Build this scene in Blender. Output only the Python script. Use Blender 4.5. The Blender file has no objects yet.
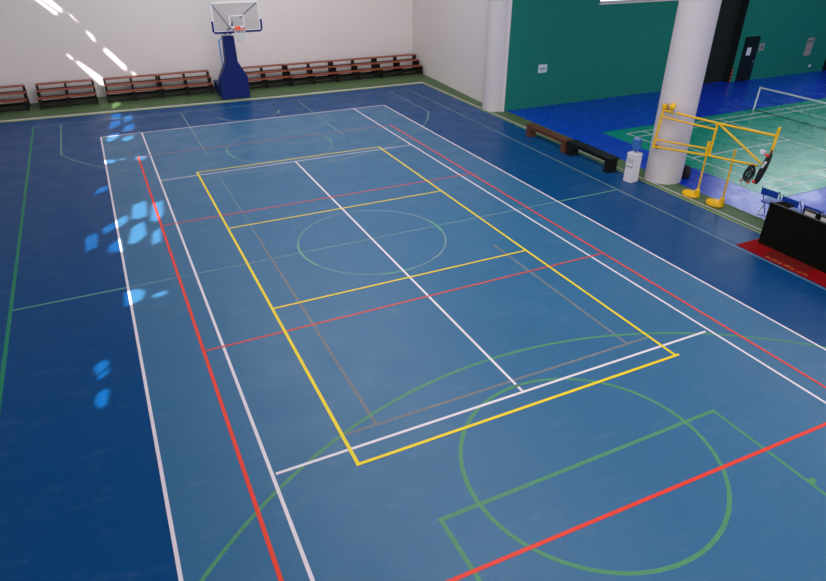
import bpy, bmesh, math, random
from mathutils import Vector, Matrix, geometry
random.seed(7)
C = bpy.context.scene.collection
S = bpy.context.scene

# ---------------------------------------------------------------- camera
cam = bpy.data.cameras.new('camera')
cam.sensor_width = 36.0; cam.lens = 631.294 * 36.0 / 826.0
cam.clip_start = .05; cam.clip_end = 300
camo = bpy.data.objects.new('camera', cam); C.objects.link(camo)
Rc = Matrix(((0.90002755, -0.43581506, 0.00395626),
             (0.21576479, 0.45343897, 0.86477665),
             (-0.37867661, -0.77746919, 0.50214110)))      # rows: right, up, back
camo.matrix_world = Matrix.Translation((-5.17168, -12.88839, 6.61125)) @ Rc.transposed().to_4x4()
S.camera = camo

# ---------------------------------------------------------------- world, sun, window and roof daylight, added fills, exposure
S.view_settings.view_transform = 'Standard'
S.view_settings.look = 'None'
S.view_settings.gamma = 1.0
S.view_settings.exposure = 0.33
w = bpy.data.worlds.new('sky'); S.world = w; w.use_nodes = True
bg = w.node_tree.nodes['Background']
bg.inputs[0].default_value = (.80, .90, 1.0, 1); bg.inputs[1].default_value = 1.6

SUN = Vector((1.0, .8, -1.15))
sun = bpy.data.lights.new('sun', 'SUN'); sun.energy = 9.0; sun.angle = math.radians(.65); sun.color = (1, .96, .92)
suno = bpy.data.objects.new('sun', sun); C.objects.link(suno)
suno.rotation_euler = SUN.to_track_quat('-Z', 'Y').to_euler(); suno.location = (-14, 5, 12)

def area(name, loc, sx, sy, power, col, direction):
    l = bpy.data.lights.new(name, 'AREA'); l.shape = 'RECTANGLE'; l.size = sx; l.size_y = sy
    l.energy = power; l.color = col
    o = bpy.data.objects.new(name, l); C.objects.link(o); o.location = loc
    o.rotation_euler = Vector(direction).to_track_quat('-Z', 'Y').to_euler()
    return o
area('roof_light_main', (1.5, 3.0, 9.35), 8, 20, 900, (1, .985, .97), (0, 0, -1))
area('roof_light_near', (2.5, -12.5, 9.35), 9, 7, 250, (1, .985, .97), (0, 0, -1))
area('roof_light_badminton', (21, -4.0, 9.35), 14, 10, 620, (.95, .98, 1), (0, 0, -1))
area('window_light_badminton', (28.5, 8.55, 7.0), 11, 2.8, 380, (.93, .97, 1), (0, -1, 0))
area('near_end_fill', (-1, -29.6, 6.3), 18, 5.0, 2100, (1, .98, .97), (0, 1, 0))  # added fill from the unseen near end, evens and lifts the far wall
area('far_wall_fill', (0, 11.5, 9.3), 14, 1.6, 320, (1, .985, .975), (0, 1, -.55))  # added wash, aimed to brighten the far wall

# ---------------------------------------------------------------- materials
def srgb(h):
    r = [(h >> s & 255) / 255 for s in (16, 8, 0)]
    return tuple(c / 12.92 if c <= .04045 else ((c + .055) / 1.055) ** 2.4 for c in r) + (1,)
def mat(name, col, rough=.5, metal=0, var=.06, scale=6, bump=0, bscale=60, spec=.5, worn=0, wscale=25, alpha=None, trans=0):
    m = bpy.data.materials.new(name); m.use_nodes = True
    nt = m.node_tree; n = nt.nodes; L = nt.links
    p = n['Principled BSDF']; out = n['Material Output']
    c = srgb(col) if isinstance(col, int) else col
    tc = n.new('ShaderNodeTexCoord')
    nz = n.new('ShaderNodeTexNoise'); nz.inputs['Scale'].default_value = scale; nz.inputs['Detail'].default_value = 5
    L.new(tc.outputs['Object'], nz.inputs['Vector'])
    mx = n.new('ShaderNodeMix'); mx.data_type = 'RGBA'
    mx.inputs[6].default_value = tuple(x * (1 - var) for x in c[:3]) + (1,)
    mx.inputs[7].default_value = tuple(min(1, x * (1 + var)) for x in c[:3]) + (1,)
    L.new(nz.outputs['Fac'], mx.inputs[0]); L.new(mx.outputs[2], p.inputs['Base Color'])
    p.inputs['Roughness'].default_value = rough; p.inputs['Metallic'].default_value = metal
    p.inputs['Specular IOR Level'].default_value = spec
    if trans: p.inputs['Transmission Weight'].default_value = trans
    if alpha is not None: p.inputs['Alpha'].default_value = alpha
    if bump:
        bn = n.new('ShaderNodeTexNoise'); bn.inputs['Scale'].default_value = bscale; bn.inputs['Detail'].default_value = 4
        L.new(tc.outputs['Object'], bn.inputs['Vector'])
        b = n.new('ShaderNodeBump'); b.inputs['Strength'].default_value = bump; b.inputs['Distance'].default_value = .01
        L.new(bn.outputs['Fac'], b.inputs['Height']); L.new(b.outputs[0], p.inputs['Normal'])
    if worn:
        wn = n.new('ShaderNodeTexNoise'); wn.inputs['Scale'].default_value = wscale; wn.inputs['Detail'].default_value = 6
        wn.inputs['Roughness'].default_value = .7
        L.new(tc.outputs['Object'], wn.inputs['Vector'])
        mr = n.new('ShaderNodeMapRange'); mr.inputs[1].default_value = .3; mr.inputs[2].default_value = .7
        mr.inputs[3].default_value = max(0, 1 - worn - .3); mr.inputs[4].default_value = min(1, 1 - worn + .3)
        L.new(wn.outputs['Fac'], mr.inputs[0])
        tr = n.new('ShaderNodeBsdfTransparent'); ms = n.new('ShaderNodeMixShader')
        L.new(mr.outputs[0], ms.inputs[0]); L.new(tr.outputs[0], ms.inputs[1]); L.new(p.outputs[0], ms.inputs[2])
        L.new(ms.outputs[0], out.inputs['Surface'])
    return m
def floor_mat(name, col, rough, var=.1, dirt=0xffffff, dirt_amt=0.0, spec=.5):
    m = mat(name, col, rough, var=var, scale=.6, spec=spec)
    nt = m.node_tree; n = nt.nodes; L = nt.links; p = n['Principled BSDF']
    src = p.inputs['Base Color'].links[0].from_socket
    tc = n.new('ShaderNodeTexCoord')
    g = n.new('ShaderNodeTexNoise'); g.inputs['Scale'].default_value = 45; g.inputs['Detail'].default_value = 6; g.inputs['Roughness'].default_value = .75
    L.new(tc.outputs['Object'], g.inputs['Vector'])
    mr = n.new('ShaderNodeMapRange'); mr.inputs[1].default_value = .3; mr.inputs[2].default_value = .7
    mr.inputs[3].default_value = .80; mr.inputs[4].default_value = 1.20
    L.new(g.outputs['Fac'], mr.inputs[0])
    vm = n.new('ShaderNodeVectorMath'); vm.operation = 'SCALE'
    L.new(src, vm.inputs[0]); L.new(mr.outputs[0], vm.inputs['Scale'])
    last = vm.outputs[0]
    if dirt_amt:                                   # scuffs: streaky blotches of dust
        mp = n.new('ShaderNodeMapping'); mp.inputs['Scale'].default_value = (.9, 2.2, 1); mp.inputs['Rotation'].default_value = (0, 0, .5)
        L.new(tc.outputs['Object'], mp.inputs[0])
        d = n.new('ShaderNodeTexNoise'); d.inputs['Scale'].default_value = 1.6; d.inputs['Detail'].default_value = 8; d.inputs['Roughness'].default_value = .7
        L.new(mp.outputs[0], d.inputs['Vector'])
        dr = n.new('ShaderNodeMapRange'); dr.inputs[1].default_value = .55; dr.inputs[2].default_value = .8; dr.inputs[4].default_value = dirt_amt
        L.new(d.outputs['Fac'], dr.inputs[0])
        mx = n.new('ShaderNodeMix'); mx.data_type = 'RGBA'; mx.inputs[7].default_value = srgb(dirt)
        L.new(dr.outputs[0], mx.inputs[0]); L.new(last, mx.inputs[6]); last = mx.outputs[2]
    L.new(last, p.inputs['Base Color'])
    rr = n.new('ShaderNodeMapRange'); rr.inputs[3].default_value = rough - .05; rr.inputs[4].default_value = rough + .07
    q = n.new('ShaderNodeTexNoise'); q.inputs['Scale'].default_value = 1.3; q.inputs['Detail'].default_value = 6; q.inputs['Roughness'].default_value = .65
    L.new(tc.outputs['Object'], q.inputs['Vector'])
    rr.inputs[1].default_value = .3; rr.inputs[2].default_value = .7; rr.inputs[4].default_value = rough + .12
    L.new(q.outputs['Fac'], rr.inputs[0]); L.new(rr.outputs[0], p.inputs['Roughness'])
    return m

M = {}
M['deep'] = floor_mat('deep_blue_floor', 0x07487f, .33, .10, 0x6a86a4, .24, spec=.13)
M['court'] = floor_mat('court_blue_floor', 0x356d95, .36, .07, 0x7f93a6, .3, spec=.4)
M['hall_blue'] = floor_mat('vivid_blue_mat', 0x043cc4, .24, .08, 0x5f86d0, .2)
M['hall_green'] = floor_mat('teal_court_mat', 0x00977e, .25, .05, 0x70c0a8, .1)
M['strip'] = mat('green_walkway', 0x4f6a3e, .6, var=.2, scale=5, bump=.1)
M['strip_edge'] = mat('yellow_green_edging', 0x93ad50, .6, var=.2, scale=9)
M['white_line'] = mat('white_paint', 0xf2e4e8, .5, var=.04)
M['white_worn'] = mat('thin_white_paint', 0xf0e6ec, .5, var=.06, worn=.12)
M['faint'] = mat('faded_pale_paint', 0x9fb3bf, .5, worn=.4, wscale=60)
M['red_line'] = mat('red_paint', 0xfb3a1c, .5, var=.08)
M['red_worn'] = mat('worn_red_paint', 0xf0563c, .5, var=.1, worn=.1)
M['red_faint'] = mat('faded_red_paint', 0xc8786c, .5, worn=.35, wscale=50)
M['yellow_line'] = mat('yellow_paint', 0xffdd00, .5, var=.05)
M['green_line'] = mat('green_paint', 0x5da570, .5, var=.1, worn=.1, wscale=40)
M['green_left'] = mat('strong_green_paint', 0x249468, .5, var=.1, worn=.05)
M['green_worn'] = mat('worn_green_paint', 0x7fbf9c, .5, worn=.25, wscale=50)
M['green_faint'] = mat('faded_green_paint', 0x9ab8b8, .5, worn=.42, wscale=50)
M['grey_line'] = mat('removed_line_residue', 0x96918f, .6, worn=.3, wscale=30)
M['wall'] = mat('white_plaster', 0xe8dedd, .85, var=.02, scale=1.2, bump=.05, bscale=25)
M['pillar'] = mat('white_column_paint', 0xd8cecf, .6, var=.02, scale=2)
M['trim'] = mat('white_trim_paint', 0xeee2e2, .6)
M['green_wall'] = mat('teal_wall_paint', 0x027d6c, .75, var=.06, scale=1.5, bump=.05)
M['dark'] = mat('near_black_recess', 0x06150f, .8)
M['ceiling'] = mat('ceiling_paint', 0xb9bcc2, .9)
M['seat_wood'] = mat('red_brown_varnished_wood', 0x96482c, .42, var=.25, scale=8)
M['frame_dark'] = mat('dark_painted_wood', 0x14130c, .55, var=.2, spec=.3)
M['brown'] = mat('brown_wood', 0x5e331a, .5, var=.2, scale=9)
M['black'] = mat('black_paint', 0x0c0d08, .5, var=.2, spec=.3)
M['black_cloth'] = mat('black_fabric', 0x0b0c07, .95, var=.2, spec=.1)
M['navy'] = mat('navy_vinyl_padding', 0x001f68, .45, var=.08, scale=3, spec=.25)
M['blue_metal'] = mat('blue_enamel', 0x1c5cae, .35)
M['light_blue'] = mat('light_blue_steel', 0x7fb4e6, .35)
M['white_metal'] = mat('white_enamel', 0xe8e6e8, .35)
M['orange'] = mat('orange_enamel', 0xe84a22, .4)
M['white_plastic'] = mat('white_plastic', 0xe6dfe0, .4, var=.03)
M['grey_plastic'] = mat('grey_plastic', 0x8d9298, .45)
M['panel'] = mat('pale_grey_plastic', 0xc2c2c6, .45)
M['silver'] = mat('silver_steel', 0xb9bec6, .3, metal=.7)
M['yellow'] = mat('yellow_enamel', 0xffc200, .4, var=.06)
M['rust'] = mat('brown_fitting', 0x8a4a22, .5)
M['bottle'] = mat('blue_water_bottle', 0x2f74c4, .12, alpha=.72, trans=.2)
M['chair_blue'] = mat('blue_chair_plastic', 0x0f3fa8, .4)
M['mat_red'] = mat('red_mat', 0x920006, .85, var=.12, scale=12, spec=.15)
M['mat_dull'] = mat('dull_red_panel', 0x6c1410, .85, var=.12, scale=12, spec=.15)
M['gold'] = mat('gold_print', 0xa87a38, .7, worn=.1)
M['net_black'] = mat('dark_net_cord', 0x1c3a36, .8)
M['net_white'] = mat('white_cord', 0xd8dcdc, .6)
M['paper'] = mat('white_paper', 0xdfe6ea, .7)
M['print'] = mat('grey_print', 0x5d6d78, .7)
M['poster'] = mat('faded_poster', 0xa99a94, .7, var=.35, scale=18)
M['black_bag'] = mat('black_nylon', 0x10181a, .7, var=.3)
M['pink'] = mat('orange_red_plastic', 0xe2512c, .5)
M['door'] = mat('dark_door_paint', 0x0d0c06, .5)
# backboard glass: clear sheet with a light grey cast
def glass(name, col, mixf):
    m = bpy.data.materials.new(name); m.use_nodes = True; n = m.node_tree.nodes; L = m.node_tree.links
    p = n['Principled BSDF']; p.inputs['Base Color'].default_value = srgb(col); p.inputs['Roughness'].default_value = .15
    t = n.new('ShaderNodeBsdfTransparent'); t.inputs[0].default_value = (.93, .93, .93, 1)
    x = n.new('ShaderNodeMixShader'); x.inputs[0].default_value = mixf
    L.new(t.outputs[0], x.inputs[1]); L.new(p.outputs[0], x.inputs[2]); L.new(x.outputs[0], n['Material Output'].inputs['Surface'])
    return m
M['glass'] = glass('backboard_glass', 0xb8b4b4, .15)
M['pane'] = glass('window_glass', 0xdfe8f0, .08)

# ---------------------------------------------------------------- mesh helpers
class MB:
    def __init__(s): s.b = bmesh.new()
    def box(s, x0, x1, y0, y1, z0, z1, bev=0, rot=0, about=None):
        vs = [s.b.verts.new((x, y, z)) for z in (z0, z1) for y in (y0, y1) for x in (x0, x1)]
        fs = [s.b.faces.new([vs[i] for i in f]) for f in ((0, 2, 3, 1), (4, 5, 7, 6), (0, 1, 5, 4), (2, 6, 7, 3), (0, 4, 6, 2), (1, 3, 7, 5))]
        if bev:
            es = {e for f in fs for e in f.edges}
            r = bmesh.ops.bevel(s.b, geom=list(es), offset=bev, segments=2, affect='EDGES', profile=.6)
            vs = list({v for v in r['verts']} | {v for v in vs if v.is_valid})
        if rot:
            bmesh.ops.rotate(s.b, verts=vs, cent=about or ((x0+x1)/2, (y0+y1)/2, 0), matrix=Matrix.Rotation(rot, 3, 'Z'))
        return s
    def tube(s, pts, r, n=10, closed=False, r2=None):
        pts = [Vector(p) for p in pts]; rings = []; N = len(pts); up = None
        for i, p in enumerate(pts):
            a = pts[(i-1) % N] if (closed or i > 0) else p; c = pts[(i+1) % N] if (closed or i < N-1) else p
            t = (c - a).normalized()
            if up is None:
                up = t.orthogonal().normalized()
            up = (up - t * up.dot(t)).normalized(); q = t.cross(up)
            rr = r if r2 is None else r + (r2 - r) * i / (N - 1)
            rings.append([s.b.verts.new(p + rr * (math.cos(2*math.pi*k/n) * up + math.sin(2*math.pi*k/n) * q)) for k in range(n)])
        for i in range(N if closed else N-1):
            A, B = rings[i], rings[(i+1) % N]
            for k in range(n): s.b.faces.new((A[k], A[(k+1) % n], B[(k+1) % n], B[k]))
        if not closed:
            s.b.faces.new(rings[0][::-1]); s.b.faces.new(rings[-1])
        return s
    def lathe(s, prof, c=(0, 0, 0), n=32, sx=1, sy=1):
        rings = []
        for r, z in prof:
            rings.append([s.b.verts.new((c[0] + sx*r*math.cos(2*math.pi*k/n), c[1] + sy*r*math.sin(2*math.pi*k/n), c[2] + z)) for k in range(n)])
        for A, B in zip(rings, rings[1:]):
            for k in range(n): s.b.faces.new((A[k], A[(k+1) % n], B[(k+1) % n], B[k]))
        s.b.faces.new(rings[0][::-1]); s.b.faces.new(rings[-1])
        return s
    def prism(s, poly, h, axis='z', base=0):
        # poly in the plane perpendicular to axis; y-axis: poly is (x,z), x-axis: poly is (y,z)
        def P(a, b, t): return {'z': (a, b, base + t), 'y': (a, base + t, b), 'x': (base + t, a, b)}[axis]
        A = [s.b.verts.new(P(a, b, 0)) for a, b in poly]; B = [s.b.verts.new(P(a, b, h)) for a, b in poly]
        s.b.faces.new(A[::-1]); s.b.faces.new(B); k = len(poly)
        for i in range(k): s.b.faces.new((A[i], A[(i+1) % k], B[(i+1) % k], B[i]))
        return s
    def flat(s, pts, z):
        s.b.faces.new([s.b.verts.new((x, y, z)) for x, y in pts]); return s
    def line(s, a, b, w, z):
        a = Vector(a); b = Vector(b); d = (b - a).normalized(); n = Vector((-d.y, d.x)) * w / 2
        return s.flat([a - n, b - n, b + n, a + n], z)
    def arc(s, c, r, a0, a1, w, z, n=64):
        A = []; B = []
        for i in range(n + 1):
            t = math.radians(a0 + (a1 - a0) * i / n); u = (math.cos(t), math.sin(t))
            A.append(s.b.verts.new((c[0] + (r - w/2)*u[0], c[1] + (r - w/2)*u[1], z)))
            B.append(s.b.verts.new((c[0] + (r + w/2)*u[0], c[1] + (r + w/2)*u[1], z)))
        for i in range(n): s.b.faces.new((A[i], B[i], B[i+1], A[i+1]))
        return s
    def build(s, name, m, parent=None, smooth=False, bevel=0, loc=None):
        bmesh.ops.recalc_face_normals(s.b, faces=s.b.faces[:])
        if loc is not None: bmesh.ops.translate(s.b, verts=s.b.verts[:], vec=-Vector(loc))
        me = bpy.data.meshes.new(name); s.b.to_mesh(me); s.b.free()
        me.materials.append(m)
        if smooth:
            for p in me.polygons: p.use_smooth = True
        o = bpy.data.objects.new(name, me); C.objects.link(o)
        if loc is not None: o.location = loc
        if parent: o.parent = parent
        if bevel:
            b = o.modifiers.new('bevel', 'BEVEL'); b.width = bevel; b.segments = 2; b.limit_method = 'ANGLE'
        if smooth:
            e = o.modifiers.new('es', 'EDGE_SPLIT'); e.split_angle = math.radians(40)
        return o
def flatline(mb_list_name, m, fn, parent):     # painted line on the floor: thin upward-facing faces
    mb = MB(); fn(mb)
    for f in mb.b.faces:
        f.normal_update()
        if f.normal.z < 0: f.normal_flip()
    me = bpy.data.meshes.new(mb_list_name); mb.b.to_mesh(me); mb.b.free(); me.materials.append(m)
    o = bpy.data.objects.new(mb_list_name, me); C.objects.link(o); o.parent = parent
    return o
def struct(o): o['kind'] = 'structure'; return o
def tag(o, label, cat, group=None):
    o['label'] = label; o['category'] = cat
    if group: o['group'] = group
    return o
def thing(name, label, cat, loc=(0, 0, 0), rz=0, group=None):
    o = bpy.data.objects.new(name, None); C.objects.link(o); o.location = loc; o.rotation_euler = (0, 0, rz)
    return tag(o, label, cat, group)
def dup(root, loc, label, rz=None):
    r = root.copy(); C.objects.link(r); r.location = loc; r['label'] = label
    if rz is not None: r.rotation_euler = (0, 0, rz)
    for ch in list(root.children):
        c = ch.copy(); C.objects.link(c); c.parent = r
        for g in ch.children:
            d = g.copy(); C.objects.link(d); d.parent = c
    return r

# ================================================================ THE SETTING
floor = struct(MB().box(-10.6, 8.83, -30, 18.7, -.2, 0).build('floor', M['deep']))
walk = struct(MB().box(8.83, 9.62, -30, 18.7, -.2, .0).build('floor_walkway', M['strip']))
hall = struct(MB().box(9.62, 36, -30, 18.7, -.2, .0).build('floor_hall', M['hall_blue']))
# painted surfaces on the floor
flatline('court_paint', M['court'], lambda b: b.flat([(-5.57, -11.9), (5.64, -11.9), (5.5, 11.9), (-5.5, 11.9)], .001), floor)
flatline('green_border', M['strip'], lambda b: b.flat([(-10.4, 15.62), (2, 15.02), (8.9, 14.98), (8.9, 18.45), (-10.4, 18.45)], .001), floor)
def edging(b):
    b.flat([(-10.4, 15.60), (2, 15.0), (8.86, 14.96), (9.0, 15.1), (2, 15.16), (-10.4, 15.78)], .002)
    b.flat([(8.82, -30), (8.88, -30), (8.88, 15.1), (8.82, 15.0)], .002)
flatline('edging_line', M['strip_edge'], edging, floor)
def gutter(b):
    b.flat([(-10.4, 15.78), (2, 15.16), (8.9, 15.1), (8.98, 15.26), (2, 15.31), (-10.4, 15.95)], .003)
    b.line((9.02, -4), (8.95, 15.2), .05, .003); b.line((9.02, -30), (9.03, -4), .03, .003)
flatline('white_edge_line', M['white_worn'], gutter, walk)
struct(MB().box(9.57, 9.63, -30, 8.7, .0, .012).build('trim_1', M['strip']))

SP = .05
def tennis(b):
    z = .003
    b.line((-5.56, -11.885), (-5.485, 11.885), SP, z); b.line((5.63, -11.885), (5.485, 11.885), SP, z)
    b.line((-4.18, -11.885), (-4.115, 11.885), SP, z); b.line((4.24, -11.885), (4.115, 11.885), SP, z)
    b.line((-5.51, 11.885), (5.51, 11.885), SP, z+.0003); b.line((-5.51, -11.885), (5.51, -11.885), SP, z+.0003)
    b.line((-4.115, -6.4), (4.115, -6.4), SP, z+.0003); b.line((0, -6.38), (0, 6.4), SP, z)
flatline('white_court_lines', M['white_line'], tennis, floor)
flatline('white_far_service_line', M['white_worn'], lambda b: b.line((-4.115, 6.4), (4.115, 6.4), SP, .0033), floor)
flatline('red_side_lines', M['red_line'], lambda b: (b.line((-4.5, -9.03), (-4.5, 9), .055, .0045), b.line((4.59, -9.1), (4.5, 9), .05, .0045), b.line((-4.5, -8.86), (4.59, -9.07), .055, .0046)), floor)
flatline('red_attack_lines', M['red_worn'], lambda b: (b.line((-4.5, 3), (4.5, 3), .05, .0045), b.line((-4.5, -3), (4.5, -3), .05, .0045)), floor)
flatline('red_far_end_line', M['red_faint'], lambda b: b.line((-4.52, 9), (4.52, 9), .05, .0045), floor)
def pick(b):
    z = .006
    for s in (-1, 1):
        b.line((s*3.02, -6.74), (s*3.02, 6.66), .055, z); 
    b.line((-3.05, 6.66), (3.05, 6.66), .055, z+.0002); b.line((-3.05, -6.73), (3.1, -6.73), .055, z+.0002)
    b.line((-3, 2.11), (3, 2.11), .05, z+.0002); b.line((-3, -2.11), (3, -2.11), .05, z+.0002)
flatline('yellow_court_lines', M['yellow_line'], pick, floor)
def ghost(b):
    b.line((-2.47, -6.09), (-2.47, 1.5), .05, .0022); b.line((2.5, -6.09), (2.5, -1.5), .05, .0022)
    b.line((-2.97, -6.08), (2.97, -6.08), .05, .0024)
flatline('grey_line_residue', M['grey_line'], ghost, floor)
flatline('grey_faint_residue', M['green_faint'], lambda b: (b.line((-2.97, 6.07), (2.97, 6.07), .03, .0024), b.line((-2.47, 1.5), (-2.47, 6.07), .03, .0024)), floor)
flatline('green_left_sideline', M['green_left'], lambda b: b.line((-7.68, -14.2), (-7.68, 14.38), .07, .0015), floor)
flatline('green_right_sideline', M['green_faint'], lambda b: b.line((7.66, -14.2), (7.69, 14.1), .045, .0015), floor)
def hw(b):
    b.line((-7.66, .03), (-5.5, .03), .045, .0015); b.line((5.5, .03), (7.66, .03), .045, .0015)
    b.line((-6.76, 14.35), (-6.76, 10.3), .05, .0015); b.arc((0, 13.15), 7.34, 337, 325.5, .05, .0015, 12)
flatline('green_worn_lines', M['green_worn'], hw, floor)
def far(b):
    z = .0021
    b.line((-7.66, 14.36), (7.68, 14.05), .045, z)
    b.line((-5.5, .03), (5.5, .03), .04, z)
    b.line((6.7, 13.95), (6.72, 10.1), .045, z)
    b.arc((0, 13.15), 7.34, 203, 325.5, .045, z, 90)
    b.line((-2.42, 14.25), (-2.42, 8.3), .045, z); b.line((2.42, 14.15), (2.42, 8.3), .045, z); b.line((-2.42, 8.33), (2.42, 8.33), .04, z+.0002)
    b.arc((0, 8.2), 1.78, 0, 360, .05, z+.0002); b.arc((0, 0), 1.78, 0, 360, .04, z+.0002)
    b.arc((0, 13.1), 1.25, 190, 350, .05, z)
flatline('faded_basketball_lines', M['green_faint'], far, floor)
def patchy(b):
    z = .0026
    b.arc((0, 0), 1.78, 165, 205, .05, z, 20); b.arc((0, 0), 1.78, -10, 15, .05, z, 20)
    b.arc((0, 0), 1.78, 255, 280, .05, z, 14)
    b.arc((0, 8.2), 1.78, 168, 200, .05, z, 16); b.arc((0, 8.2), 1.78, -14, 12, .05, z, 16)
    b.arc((0, 13.1), 1.25, 335, 352, .05, z, 8)
flatline('green_circle_remains', M['green_worn'], patchy, floor)
def nearg(b):
    z = .0027
    b.arc((.13, -13.17), 7.77, 20, 160, .055, z, 120)
    b.arc((0, -8.06), 1.84, 0, 360, .06, z+.0003, 96)
    b.line((-2.42, -14), (-2.42, -8.05), .06, z); b.line((2.44, -14), (2.44, -8.05), .05, z); b.line((-2.44, -8.08), (2.46, -8.08), .06, z+.0002)
flatline('green_near_lines', M['green_line'], nearg, floor)
flatline('green_spot', M['green_line'], lambda b: b.flat([(2.44, -9.78), (2.54, -9.76), (2.58, -9.68), (2.5, -9.67), (2.45, -9.62)], .0035), floor)

# badminton court of the next hall
flatline('green_border', M['strip'], lambda b: b.flat([(9.6, 9.1), (10.4, 9.1), (10.4, 18.6), (9.6, 18.6)], .001), hall)
flatline('teal_court', M['hall_green'], lambda b: b.flat([(11.15, -2.42), (27, -2.42), (27, 4.78), (11.15, 4.78)], .001), hall)
def badm(b):
    z = .003; x0, x1, y0, y1 = 11.87, 25.27, -1.86, 4.27; wl = .045
    for y in (y0, y0+.46, y1-.46, y1): b.line((x0, y), (x1, y), wl, z)
    for x in (x0, x0+.76, x1-.76, x1, 18.57-1.98, 18.57+1.98): b.line((x, y0), (x, y1), wl, z+.0002)
    b.line((x0, 1.2), (18.57-1.98, 1.2), wl, z+.0004); b.line((18.57+1.98, 1.2), (x1, 1.2), wl, z+.0004)
flatline('badminton_lines', M['white_line'], badm, hall)
def border(b):
    b.line((11.13, -2.44), (27, -2.44), .04, .002); b.line((11.13, -2.44), (11.13, 4.8), .03, .002)
flatline('court_seam', M['blue_metal'], border, hall)

# walls
H = 9.5
struct(MB().box(-10.6, 10.4, 18.42, 18.7, 0, H).build('wall_far', M['wall']))
struct(MB().prism([(9.40, 9.5), (9.98, 18.5), (10.3, 18.5), (9.72, 9.5)], H).build('wall_right', M['wall']))
struct(MB().box(-10.6, 36, -30.2, -30, 0, H).build('wall_near', M['wall']))
struct(MB().box(35.8, 36, -30, 12, 0, H).build('wall_hall_end', M['green_wall']))
struct(MB().box(-10.7, 36.1, -30.2, 18.8, H, H+.2).build('ceiling', M['ceiling']))
# green wall with a window row and a dark recess
gw = MB()
GY0, GY1 = 8.9, 9.2
wx0, wx1, wz0, wz1 = 13.78, 19.4, 3.87, 5.6
gw.box(9.52, wx0, GY0, GY1, 0, H); gw.box(wx0, wx1, GY0, GY1, 0, wz0); gw.box(wx0, wx1, GY0, GY1, wz1, H)
gw.box(wx1, 20.0, GY0, GY1, 0, H); gw.box(22.53, 35.8, GY0, GY1, 0, H)
struct(gw.build('wall_hall', M['green_wall']))
struct(MB().box(9.41, 9.52, 8.86, 9.22, 0, H).build('trim_2', M['trim']))
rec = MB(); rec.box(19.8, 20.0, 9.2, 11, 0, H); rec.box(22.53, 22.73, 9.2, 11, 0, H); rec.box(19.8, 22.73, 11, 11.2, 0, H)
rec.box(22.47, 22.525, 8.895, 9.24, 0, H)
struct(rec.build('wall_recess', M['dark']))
struct(MB().box(20.0, 22.53, 9.25, 9.33, 0, H).build('recess_sheet', M['dark']))  # near-black sheet closing the recess opening
# window frame and panes
win = struct(MB().box(wx0, wx1, 9.0, 9.1, wz0, wz0+.05).box(wx0, wx1, 9.0, 9.1, wz1-.05, wz1).box(wx0, wx0+.05, 9.0, 9.1, wz0, wz1)
    .box(wx1-.05, wx1, 9.0, 9.1, wz0, wz1).box(15.28, 15.33, 9.0, 9.1, wz0, wz1).box(16.78, 16.83, 9.0, 9.1, wz0, wz1).box(18.1, 18.15, 9.0, 9.1, wz0, wz1).build('window_1', M['trim']))
MB().box(wx0+.02, wx1-.02, 9.045, 9.055, wz0+.02, wz1-.02).build('pane', M['pane'], win)
struct(MB().box(wx0-.05, wx1+.05, 8.86, 9.0, wz0-.05, wz0).build('trim_3', M['trim']))

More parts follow.
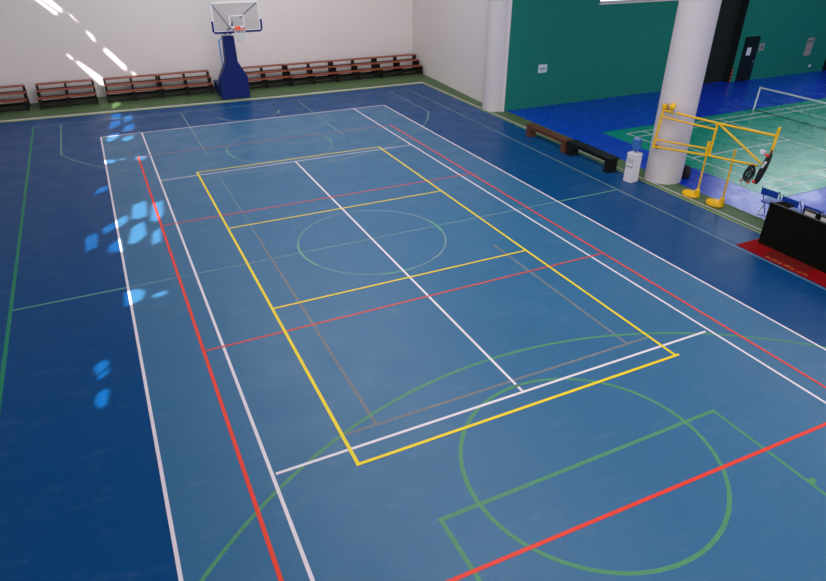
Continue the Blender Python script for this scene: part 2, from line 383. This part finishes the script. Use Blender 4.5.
# left wall: a long high window band; unseen screen added, its holes cut to cast the sun patches
lw = MB(); WX = -10.4
lw.box(-10.6, WX, -30, 18.5, 0, 4.2); lw.box(-10.6, WX, -30, 18.5, 9.4, H); lw.box(-10.6, WX, -30, -8, 4.2, 9.4); lw.box(-10.6, WX, 17.9, 18.5, 4.2, 9.4)
struct(lw.build('wall_left', M['wall']))
FLOORP = [[(-4.9, 15.16), (-4.55, 15.0), (-4.64, 14.26), (-4.97, 14.29)], [(-5.02, 13.94), (-4.64, 14.13), (-4.74, 13.24), (-5.15, 12.86)], [(-5.2, 12.1), (-4.84, 12.32), (-4.9, 11.59), (-5.2, 11.19), (-5.32, 11.33)], [(-4.5, 14.58), (-4.21, 14.68), (-4.25, 13.8), (-4.58, 13.52)], [(-4.59, 13.1), (-4.22, 13.42), (-4.31, 12.46), (-4.7, 12.25)], [(-4.75, 11.52), (-4.39, 11.72), (-4.44, 11.28), (-4.64, 11.01), (-4.83, 11.15)], [(-5.53, 9.05), (-5.33, 9.14), (-5.15, 8.99), (-5.18, 8.77), (-5.39, 8.69), (-5.56, 8.79)], [(-5.06, 9.04), (-4.87, 9.07), (-4.87, 8.95), (-5.06, 8.89)], [(-4.59, 8.91), (-4.51, 9.12), (-4.23, 8.98), (-4.25, 8.75), (-4.39, 8.64), (-4.57, 8.72)], [(-5.92, 6.01), (-5.77, 6.53), (-5.5, 6.62), (-5.58, 6.23)], [(-5.01, 4.75), (-4.66, 4.94), (-4.72, 3.83), (-4.96, 3.7), (-5.12, 3.78)], [(-5.16, 3.21), (-4.85, 3.48), (-4.87, 2.62), (-5.13, 2.21), (-5.32, 2.24)], [(-5.48, 3.83), (-5.2, 4.13), (-5.21, 3.65), (-5.48, 3.31)], [(-5.75, 2.3), (-5.48, 2.69), (-5.45, 1.89), (-5.76, 1.96)], [(-6.22, 3.04), (-6.09, 3.2), (-6.12, 2.33), (-6.24, 2.19)], [(-6.07, 3.23), (-5.95, 3.17), (-6.0, 2.35), (-6.11, 2.32)], [(-4.52, 4.65), (-4.24, 4.74), (-4.33, 3.77), (-4.53, 3.33), (-4.69, 3.45)], [(-4.73, 2.66), (-4.52, 2.9), (-4.6, 2.06), (-4.81, 1.95)], [(-5.83, 3.41), (-5.53, 3.8), (-5.53, 3.34), (-5.81, 3.06)], [(-5.6, -0.18), (-5.34, -0.11), (-5.19, -0.3), (-5.29, -0.63), (-5.63, -0.77)], [(-5.08, -0.51), (-4.77, -0.45), (-4.83, -0.63), (-5.06, -0.65)], [(-6.27, -2.68), (-6.14, -2.51), (-6.02, -2.57), (-6.05, -2.76), (-6.21, -2.93)], [(-6.0, -2.78), (-6.06, -2.96), (-6.21, -3.09), (-6.22, -2.97)], [(-6.25, -3.47), (-6.12, -3.36), (-6.06, -3.47), (-6.13, -3.83), (-6.23, -3.86), (-6.29, -3.68)], [(-4.8, 16.87), (-4.48, 17.3), (-4.49, 16.54), (-4.84, 15.97)]]
WALLP = [[(-6.72, 4.012), (-6.617, 4.009), (-6.051, 3.458), (-6.121, 3.391)], [(-6.438, 4.002), (-6.231, 3.994), (-5.836, 3.569), (-5.9, 3.484)], [(-5.603, 3.361), (-5.565, 3.359), (-5.356, 3.099), (-5.393, 3.101)], [(-5.105, 2.64), (-5.05, 2.637), (-4.935, 2.527), (-4.865, 2.338), (-4.931, 2.325)], [(-4.593, 1.852), (-4.469, 1.891), (-3.914, 1.201), (-4.004, 1.11)], [(-6.054, 1.801), (-5.993, 1.826), (-5.867, 1.659), (-5.929, 1.635)], [(-5.726, 1.431), (-5.612, 1.434), (-4.96, 0.778), (-4.956, 0.531), (-5.086, 0.604)], [(-3.718, 0.897), (-3.633, 0.911), (-3.5, 0.751), (-3.581, 0.758)], [(-3.354, 0.438), (-3.267, 0.452), (-3.072, 0.26), (-3.222, 0.252)]]
holes = []
for f in FLOORP:
    holes.append([(y - SUN.y*(x - WX), (x - WX) * -SUN.z) for x, y in f])
for f in WALLP:
    cx_ = sum(p[0] for p in f)/len(f); cz_ = sum(p[1] for p in f)/len(f)      # light spreads: openings slightly wider than the streaks
    h = [(18.42 - SUN.y*(x - WX), z + (x - WX) * -SUN.z) for x, z in f]
    hy = sum(p[0] for p in h)/len(h); hz = sum(p[1] for p in h)/len(h)
    holes.append([(hy + (a-hy)*1.15, hz + (b-hz)*1.5) for a, b in h])
def inside(p, poly):
    c = False; j = len(poly) - 1
    for i in range(len(poly)):
        a, b = poly[i], poly[j]
        if (a[1] > p[1]) != (b[1] > p[1]) and p[0] < (b[0]-a[0])*(p[1]-a[1])/(b[1]-a[1]) + a[0]: c = not c
        j = i
    return c
vs = [Vector(p) for p in ((-8.05, 4.15), (17.95, 4.15), (17.95, 9.43), (-8.05, 9.43))]; edges = [(0, 1), (1, 2), (2, 3), (3, 0)]
for h in holes:
    k = len(vs); vs += [Vector(p) for p in h]; edges += [(k+i, k+(i+1) % len(h)) for i in range(len(h))]
cv, ce, cf, *_ = geometry.delaunay_2d_cdt(vs, edges, [], 0, 1e-5)
sc = bmesh.new(); bv = [sc.verts.new((-10.42, p.x, p.y)) for p in cv]
for f in cf:
    c = sum((cv[i] for i in f), Vector((0, 0))) / len(f)
    if any(inside(c, h) for h in holes): continue
    sc.faces.new([bv[i] for i in f])
me = bpy.data.meshes.new('sun_gobo_sheet'); sc.to_mesh(me); sc.free(); me.materials.append(M['ceiling'])
scr = bpy.data.objects.new('sun_gobo', me); C.objects.link(scr); struct(scr)
sd = scr.modifiers.new('t', 'SOLIDIFY'); sd.thickness = .004

# ---------------------------------------------------------------- columns: round, floor to ceiling, parts of the building
def column(name, x, y, r):
    b = MB().lathe([(r, 0), (r, H)], (x, y, 0), 48)
    return struct(b.build(name, M['pillar'], smooth=True))
column('pillar_near', 9.54, .17, .52)
column('pillar_far', 9.42, 9.42, .52)

# ================================================================ THINGS
# ---- tiered spectator benches along the far wall
def bleacher():
    t = thing('tiered_bench', 'x', 'bench', group='tiered benches along the far wall')
    L = 2.18
    tiers = [(-1.32, -1.02, .43), (-.93, -.63, .64), (-.54, -.24, .84)]    # y0, y1, top of seat; back against wall at y=0
    for y0, y1, z in tiers:
        MB().box(0, L, y0, y1, z-.04, z, .008).build('seat', M['seat_wood'], t)
    for x in (.0, L/2 - .04, L - .08):
        b = MB()
        for y0, y1, z in tiers:
            b.box(x, x+.08, y0+.02, y0+.09, 0, z-.045); b.box(x, x+.08, y1-.07, y1-.01, 0, z-.045)
            b.box(x, x+.08, y0+.02, y1-.01, z-.12, z-.045)
        b.box(x, x+.08, -1.3, -.26, .04, .12); b.box(x, x+.08, -1.3, -.26, .18, .26)
        b.build('side_frame', M['frame_dark'], t)
    b = MB()
    for y, z in ((-1.3, .05), (-.32, .05), (-1.3, .17), (-.9, .36), (-.5, .58)):
        b.box(.04, L-.04, y, y+.05, z, z+.08 if z < .2 else z+.06)
    b.build('stretcher', M['frame_dark'], t)
    return t
bl = bleacher()
bl.location = (-10.2 + .12, 18.40, 0)
bl['label'] = 'tiered wooden bench cut by the left edge of the photo, against the white wall'
xs = [(-7.5, 18.40, 'second tiered bench from the left, standing alone between two gaps by the wall'),
      (-4.93, 18.36, 'tiered red-brown bench right of the gap, sunlight falling on its left end'),
      (-2.72, 18.34, 'tiered red-brown bench just left of the blue basketball stand'),
      (.78, 18.30, 'tiered bench just right of the basketball stand, its left end hidden by it'),
      (3.0, 18.24, 'second tiered bench right of the basketball stand, in the long row'),
      (5.27, 18.20, 'tiered bench next to last before the corner, right of the basketball stand'),
      (7.55, 18.16, 'last tiered bench at the right, against the corner by the green walkway')]
for x, y, lab in xs:
    d_ = dup(bl, (x, y, 0), lab)
    if x > 2: d_.scale = (1.035, 1, 1)

# ---- basketball stand
BX = .2
bs = thing('basketball_stand', 'tall navy blue padded portable basketball stand with glass backboard by the far wall', 'basketball stand', (BX-.06, 15.62, 0))
body = MB().prism([(-.61, 0), (.61, 0), (.60, .88), (.25, 1.52), (.22, 2.55), (-.22, 2.55), (-.26, 1.52), (-.60, .88)], .42, 'y', 0)
body.build('front_padding', M['navy'], bs, bevel=.03)
MB().box(-.60, .50, .42, 1.85, .02, .50, .03).build('base', M['navy'], bs)
MB().box(-.18, .18, .2, .5, 2.5, 2.66, .02).build('mast_head', M['white_metal'], bs)
MB().tube([(-.30, .55, .5), (-.32, .6, 2.3)], .035).tube([(-.32, .6, 2.3), (-.1, .35, 2.55)], .03).build('rear_strut', M['light_blue'], bs)
BDY = -1.62; bxc = .09; bz0 = 2.94; bz1 = 3.99
arm = MB(); arm.tube([(-.12, .3, 2.6), (-.05, BDY+.12, 3.15)], .045); arm.tube([(.12, .3, 2.6), (.2, BDY+.12, 3.15)], .045)
arm.tube([(0, .3, 2.66), (bxc, BDY+.12, 3.42)], .045); arm.build('arm', M['blue_metal'], bs)
MB().box(bxc-.14, bxc+.14, BDY+.05, BDY+.10, 3.02, 3.45).build('mounting_plate', M['white_metal'], bs)
br = MB(); br.tube([(0, -.35, 2.95), (bxc-.86, BDY+.08, 3.92)], .022); br.tube([(0.05, -.35, 2.95), (bxc+.84, BDY+.08, 3.92)], .022)
br.build('brace', M['blue_metal'], bs)
bb = MB().box(bxc-.9, bxc+.9, BDY, BDY+.02, bz0, bz1).build('backboard', M['glass'], bs)
fr = MB()
def frame(b, x0, x1, z0, z1, wd, y0, y1):
    b.box(x0, x1, y0, y1, z0, z0+wd); b.box(x0, x1, y0, y1, z1-wd, z1); b.box(x0, x0+wd, y0, y1, z0, z1); b.box(x1-wd, x1, y0, y1, z0, z1)
frame(fr, bxc-.92, bxc+.92, bz0-.01, bz1+.01, .045, BDY-.012, BDY+.035)
fr.build('frame', M['white_metal'], bb)
tg = MB(); frame(tg, bxc-.295, bxc+.295, 3.08, 3.53, .045, BDY-.006, BDY-.001); tg.build('target_square', M['white_metal'], bb)
MB().tube([(bxc-.94, BDY-.01, 3.34), (bxc-.94, BDY-.01, 2.98), (bxc-.88, BDY-.01, 2.92), (bxc+.88, BDY-.01, 2.92), (bxc+.94, BDY-.01, 2.98), (bxc+.94, BDY-.01, 3.34)], .04, 8).build('edge_padding', M['navy'], bb)
rim = MB(); ry = BDY-.15-.225
rim.tube([(bxc+.225*math.cos(a*math.pi/16), ry+.225*math.sin(a*math.pi/16), 3.05) for a in range(32)], .012, 8, True)
rim.box(bxc-.1, bxc+.1, BDY-.03, BDY-.006, 2.98, 3.12); rim.box(bxc-.07, bxc+.07, BDY-.16, BDY-.02, 3.0, 3.05)
ro = rim.build('rim', M['orange'], bs)
net = MB(); K = 12; lv = [(.225, 3.04), (.20, 2.94), (.17, 2.84), (.145, 2.72), (.13, 2.60)]
for k in range(K):
    for sgn in (1, -1):
        pts = []
        for i, (r, z) in enumerate(lv):
            a = 2*math.pi*(k + sgn*i*.5)/K; pts.append((bxc + r*math.cos(a), ry + r*math.sin(a), z))
        net.tube(pts, .009, 5)
net.build('net', M['net_white'], ro)

# ---- low benches on the right side of the court
def low_bench(name, x0, x1, y0, y1, h, m, label, feet=False):
    t = thing(name, label, 'bench', ((x0+x1)/2, (y0+y1)/2, 0)); w = x1-x0; L = y1-y0
    MB().box(-w/2, w/2, -L/2, L/2, h-.05, h, .008).build('seat', m, t)
    MB().box(-w/2+.02, -w/2+.05, -L/2+.12, L/2-.12, h-.12, h-.05).box(w/2-.05, w/2-.02, -L/2+.12, L/2-.12, h-.12, h-.05).build('apron', m, t)
    for s in (-1, 1):
        yc = s*(L/2-.14)
        b = MB().box(-w/2+.03, w/2-.03, yc-.11, yc+.11, 0.02, h-.05, .006)
        if feet: b.box(-w/2-.01, w/2+.01, yc-.13, yc+.13, 0, .035)
        else: b.box(-w/2+.02, w/2-.02, yc-.115, yc+.115, 0, .02)
        b.build('leg', m, t)
    return t
low_bench('low_bench', 8.33, 8.66, 3.38, 5.66, .42, M['brown'], 'low brown wooden bench at the court side, farther of the two side benches')
low_bench('low_bench', 8.34, 8.72, 1.22, 3.33, .45, M['black'], 'low black bench at the court side, beside the white water dispenser', True)

# ---- water dispenser and its bottle
wd = thing('water_dispenser', 'white floor-standing water dispenser at the court edge between black bench and column', 'water dispenser', (8.50, .42, 0), rz=.12)
MB().box(-.15, .15, -.15, .15, 0, .80, .015).build('cabinet', M['white_plastic'], wd)
MB().box(-.165, .15, -.155, .155, .80, .88, .02).build('top_cover', M['white_plastic'], wd)
MB().box(-.158, -.149, -.12, .12, .47, .75).build('tap_panel', M['panel'], wd)
for s in (-.06, .06): MB().tube([(-.155, s, .74), (-.19, s, .74), (-.195, s, .70)], .014, 8).build('tap', M['white_plastic'], wd)
MB().box(-.20, -.15, -.10, .10, .52, .545).build('drip_tray', M['white_plastic'], wd)
wb = MB().lathe([(.03, 0), (.04, .06), (.12, .12), (.135, .15), (.135, .2), (.128, .21), (.135, .22), (.135, .3), (.128, .31), (.135, .32), (.135, .38), (.11, .41), (.04, .41)], (8.50, .42, .881), 28)
tag(wb.build('water_bottle', M['bottle'], smooth=True, loc=(8.50, .42, .881)), 'blue water bottle upside down on the white dispenser', 'bottle')

# ---- yellow steel swing frame fixed to the column
RX = 8.90
yf = thing('wall_bracket_frame', 'yellow tubular steel frame fixed to the white column, reaching out to the right', 'frame', (RX, .18, 0))
def rk(y, z): return (0, y-.18, z)
post = MB().tube([rk(.06, 2.30), rk(.17, 1.03)], .035); post.build('mounting_post', M['yellow'], yf, smooth=True)
for zz, yy in ((2.14, .07), (1.06, .17)):
    MB().tube([(0, yy-.18, zz), (.17, yy-.18, zz)], .03).box(.1, .13, yy-.24, yy-.10, zz-.05, zz+.05).build('bracket', M['rust'], yf)
MB().tube([rk(.07, 2.14), rk(-1.8, 2.23), rk(-3.42, 2.34)], .03).build('top_rail', M['yellow'], yf, smooth=True)
MB().tube([rk(.10, 1.95), rk(-1.76, 2.06)], .026).build('upper_rail', M['yellow'], yf, smooth=True)
MB().tube([rk(.17, 1.28), rk(-1.70, 1.53)], .026).build('lower_rail', M['yellow'], yf, smooth=True)
MB().tube([rk(.17, 1.07), rk(-1.70, 1.36), rk(-3.2, 1.54)], .03).build('bottom_rail', M['yellow'], yf, smooth=True)
MB().tube([rk(-1.78, 2.22), rk(-1.75, 1.36)], .032).build('hinge_post', M['yellow'], yf, smooth=True)
MB().tube([rk(-1.66, 1.72), rk(-1.66, 1.34)], .04).build('hinge_sleeve', M['yellow'], yf, smooth=True)
MB().tube([rk(-1.8, 2.23), rk(-3.36, 1.58)], .028).build('diagonal_brace', M['yellow'], yf, smooth=True)
MB().tube([rk(-3.46, 2.55), rk(-3.42, 1.50)], .035).build('end_post', M['yellow'], yf, smooth=True)
MB().box(-.05, .05, -.22, -.08, 2.2, 2.31, .01).build('hinge_bracket', M['yellow'], yf)
kn = MB().lathe([(.02, -.1), (.07, -.07), (.095, 0), (.07, .07), (.02, .1)], (0, -.41, 2.30), 16).tube([(0, -.41, 2.16), (0, -.41, 2.25)], .03)
kn = kn.build('clamp_knob', M['yellow'], yf, smooth=True)
MB().tube([(-.03, -.50, 2.25), (-.03, -.60, 2.12)], .03).build('clamp_screw', M['silver'], kn)
# black gear hanging on the frame's end
bag = thing('hanging_bag', 'slim black bag with orange trim hanging on the end of the yellow frame', 'bag', (RX-.10, -3.42, 0))
bb_ = MB()
bb_.lathe([(.04, 0), (.07, .08), (.085, .35), (.075, .62), (.05, .78), (.02, .82)], (0, .0, 1.14), 18, .8, 1.0)
bb_.b.verts.ensure_lookup_table()
for v in bb_.b.verts: v.co.y += -(v.co.z-1.14)*.22 + .09
bb_.build('bag_body', M['black_bag'], bag, smooth=True)
MB().tube([(0, -.06, 1.9), (.08, -.04, 2.0), (.12, -.03, 1.98)], .02, 8).build('strap', M['black_bag'], bag)
MB().tube([(-.10, -.02, 1.60), (-.105, -.09, 1.76)], .03, 8).build('white_handle', M['white_plastic'], bag)
MB().box(-.13, -.06, -.10, -.03, 1.88, 1.95, .01).build('orange_tag', M['pink'], bag)
MB().box(-.10, -.04, .08, .13, 1.17, 1.24, .01).build('orange_tag', M['pink'], bag)
MB().box(-.12, -.04, .02, .14, 1.90, 2.00, .02).build('white_pouch', M['white_plastic'], bag)
coil = MB()
for i in range(12):
    r = .125 + random.uniform(-.05, .05); cy = random.uniform(-.05, .05); cz = 1.33 + random.uniform(-.06, .06); dx = random.uniform(-.05, .05); ph = random.uniform(-.4, .4)
    coil.tube([(dx + .05*math.sin(2*math.pi*k/20+ph), cy + r*.62*math.cos(2*math.pi*k/20), cz + r*1.15*math.sin(2*math.pi*k/20)) for k in range(20)], .011, 6, True)
co = thing('cable_coil', 'tangled coil of black cable hooked over the yellow bottom rail beside the bag', 'cable', (RX-.16, -3.11, 0))
coil.build('cable_loops', M['black_bag'], co)
MB().tube([(0, .04+.09*math.cos(2*math.pi*k/20), 1.07 + .1*math.sin(2*math.pi*k/20)) for k in range(20)], .008, 6, True).build('loose_loop', M['grey_plastic'], co)
MB().box(-.05, .03, -.10, -.05, 1.12, 1.17, .01).build('plug', M['pink'], co)
MB().box(-.03, .03, .12, .16, 1.10, 1.14, .01).build('plug', M['pink'], co)

# ---- two weighted yellow stands
def weight_stand():
    t = thing('weighted_pole_stand', 'x', 'pole stand', group=None)
    MB().lathe([(.24, 0), (.26, .02), (.26, .06), (.235, .10), (.15, .125), (.03, .13)], (0, .0, 0), 28, .8, 1.0).build('weight', M['yellow'], t, smooth=True)
    MB().lathe([(.07, 0), (.07, .22), (.045, .24)], (0, -.20, 0.02), 16).build('socket', M['yellow'], t, smooth=True)
    MB().tube([(0, -.20, .2), (0, -.20, 1.56)], .026, 10).build('pole', M['yellow'], t, smooth=True)
    MB().tube([(0, -.20, 1.54), (0, -.20, 1.585)], .034, 10).build('cap', M['yellow'], t, smooth=True)
    return t
w1 = weight_stand(); w1.location = (9.24, -1.20, 0); w1['label'] = 'yellow weighted pole stand on the walkway nearer the white column'
w2 = dup(w1, (9.31, -1.98, 0), 'yellow weighted pole stand on the walkway, right one of two, farther from the column')

# ---- dark bag behind the column
db = MB().lathe([(.08, 0), (.13, .05), (.14, .2), (.10, .34), (.04, .40)], (10.19, -.10, 0), 20, .8, 1)
tag(db.build('sports_bag', M['black_bag'], smooth=True, loc=(10.19, -.10, 0)), 'small black bag on the blue floor, half hidden behind the white column', 'bag')

# ---- black scoring board/table front and the red mat
rm = MB().box(7.74, 9.30, -6.9, -4.02, .001, .012).build('floor_mat', M['mat_red'], loc=(8.5, -5.4, 0)); tag(rm, 'red mat with gold print on the floor under the black board', 'mat')
MB().box(7.93, 8.28, -5.66, -4.62, .012, .0135).build('dull_panel', M['mat_dull'], rm).matrix_parent_inverse = rm.matrix_world.inverted()
yy = -4.80
for k in range(7):          # worn gold characters, no longer legible
    h = random.uniform(.06, .13); x = 7.77 + random.uniform(0, .03)
    def ch_(b):
        b.flat([(x, yy-.012), (x+h, yy-.03), (x+h, yy-.005), (x+.02, yy+.012)], .0145)
        b.flat([(x+h*.3, yy-.06), (x+h*.6, yy-.06), (x+h*.6, yy+.05), (x+h*.3, yy+.05)], .0146)
        if k % 2: b.flat([(x+.02, yy-.075), (x+h*1.1, yy-.075), (x+h*1.1, yy-.055), (x+.02, yy-.055)], .0147)
    g_ = flatline('gold_character', M['gold'], ch_, rm); g_.location = (-8.5, 5.4, 0)
    yy -= .155
for o_ in rm.children:
    if o_.name.startswith('dull'): o_.matrix_parent_inverse = Matrix.Identity(4); o_.location = (-8.5, 5.4, 0)

bt = thing('barrier_board', 'long black panel board standing upright on the red mat at the right edge', 'board', (8.36, -5.6, 0))
yn = -4.16+5.6
MB().box(-.05, 0, -1.3, yn, .013, 1.04, .006).build('panel', M['black_cloth'], bt)
MB().box(-.052, .012, -1.3, yn, 1.04, 1.052).build('top_edge', M['black'], bt)
for yb in (yn-.03, -.2):
    MB().prism([(0, .013), (.48, .013), (.48, .06), (.40, 1.0), (0, 1.03)], .03, 'y', yb-.015).build('support_bracket', M['black'], bt)
MB().box(.0, .44, yn-.30, yn-.05, .96, .99).build('shelf', M['black_cloth'], bt)
st = thing('side_table', 'low black table behind the black board at the right edge, carrying two white-faced units', 'table', (9.02, -5.35, 0))
MB().box(-.2, .2, -.75, .75, .76, .80).build('table_top', M['black'], st)
for sx in (-.17, .17):
    for sy in (-.7, .7): MB().box(sx-.015, sx+.015, sy-.015, sy+.015, 0.013 if sx < 9 else 0, .76).build('leg', M['black'], st)

# ---- folding chairs behind the table
def chair():
    t = thing('folding_chair', 'x', 'chair', group=None)     # faces +x towards badminton court; origin at seat centre
    MB().box(-.2, .22, -.21, .21, .42, .45, .01).build('seat', M['chair_blue'], t)
    MB().box(-.29, -.26, -.22, .22, .65, .82, .01).build('backrest', M['chair_blue'], t)
    for s in (-1, 1):
        MB().tube([(.24, s*.23, .0), (-.27, s*.23, .84)], .013, 8).build('frame', M['silver'], t)
        MB().tube([(-.26, s*.2, .0), (.16, s*.2, .44)], .013, 8).build('leg', M['silver'], t)
    MB().tube([(-.20, -.2, .08), (-.20, .2, .08)], .01, 8).build('stretcher', M['silver'], t)
    return t
c1 = chair(); c1.location = (9.86, -3.22, 0); c1['label'] = 'blue folding chair standing clear at the left end of the black board'
dup(c1, (9.80, -3.88, 0), 'folding chair behind the black board, directly right of the fully visible blue one')
dup(c1, (9.74, -4.50, 0), 'blue folding chair behind the black board, just left of the white-faced units')
dup(c1, (9.70, -5.12, 0), 'blue folding chair behind the black board, at the right edge of the photo')
c1.rotation_euler = (0, 0, .12)
for i, (y, lab) in enumerate(((-4.82, 'black score unit with white face behind the black board, left of the two'), (-5.22, 'black score unit with white face behind the black board, at the photo edge'))):
    t = thing('score_display', lab, 'score display', (8.92, y, .80))
    MB().box(-.06, .06, -.17, .17, .02, .17, .008).build('casing', M['black'], t)
    MB().box(-.066, -.06, -.13, .13, .05, .14).build('face', M['white_plastic'], t)
    MB().box(-.07, .07, -.15, .15, 0, .02).build('stand', M['black'], t)

# ---- badminton net
bn = thing('badminton_net', 'low badminton net with white top tape across the teal court', 'net', (19.05, 1.4, 0))
MB().tube([(0, 3.3, 0), (0.02, 3.28, .93)], .035).build('post', M['white_metal'], bn)
MB().tube([(0, -4.1, 0), (0.02, -4.08, .93)], .035).build('post', M['white_metal'], bn)
MB().box(-.01, .03, -4.08, 3.28, .88, .93).build('top_tape', M['net_white'], bn)
nm = MB()
y = -4.05
while y < 3.27: nm.box(.008, .012, y, y+.004, .30, .88); y += .2
for z in (.45, .66): nm.box(.008, .012, -4.05, 3.27, z, z+.004)
nm.build('net_mesh', M['net_black'], bn)
MB().tube([(-.25, 3.5, .02), (0, 3.28, .03), (-.1, -4.1, .03)], .014, 8).build('base_bar', M['net_black'], bn)

# ---- wall fittings in the next hall
def sign(name, x0, x1, z0, z1, m, label, cat, loc_y=8.9):
    t = thing(name, label, cat, ((x0+x1)/2, loc_y, (z0+z1)/2))
    MB().box(-(x1-x0)/2, (x1-x0)/2, -.02, 0, -(z1-z0)/2, (z1-z0)/2).build('board', m, t)
    return t
s = sign('wall_sign', 11.05, 11.47, 1.38, 1.70, M['paper'], 'small white sign with dark print on the green wall left of the column', 'sign')
b = MB()
for i in range(7): b.box(-.15+i*.042, -.12+i*.042, -.024, -.02, -.02, .025)
b.box(-.12, .10, -.024, -.02, -.07, -.055); b.build('print', M['print'], s)
s = sign('wall_box', 24.0, 24.34, 1.36, 1.68, M['poster'], 'small pale square box on the green wall right of the dark door', 'wall box')
MB().box(-.08, .08, -.03, -.02, -.07, .07).build('dial', M['print'], s)
s = sign('notice_board', 27.5, 28.0, .88, 1.72, M['poster'], 'faded upright notice on the green wall near the right edge', 'notice')
MB().box(-.18, .18, -.026, -.02, .2, .32).build('heading', M['print'], s)
s = sign('socket_plate', 28.18, 28.32, .27, .40, M['paper'], 'tiny white socket plate low on the green wall under the faded notice', 'socket')
d1 = struct(MB().box(22.90, 23.86, 8.84, 8.9, 0, 2.05).build('door_1', M['door']))
MB().box(23.12, 23.40, 8.83, 8.84, 1.20, 1.56).build('door_notice', M['paper'], d1)
MB().tube([(23.70, 8.84, .90), (23.70, 8.78, .90)], .045, 10).build('door_handle', M['silver'], d1)
struct(MB().box(29.4, 30.6, 8.84, 8.9, 0, 2.05).build('door_3', M['door']))
cg = thing('corner_guard', 'column of orange warning marks low on the edge of the dark opening', 'warning marks', (22.46, 8.87, 0))
MB().box(-.06, .06, -.015, .01, .02, .68).build('guard_strip', M['black'], cg)
for k in range(4): MB().box(-.05, .05, -.022, -.015, .06+k*.165, .14+k*.165).build('orange_mark', M['pink'], cg)
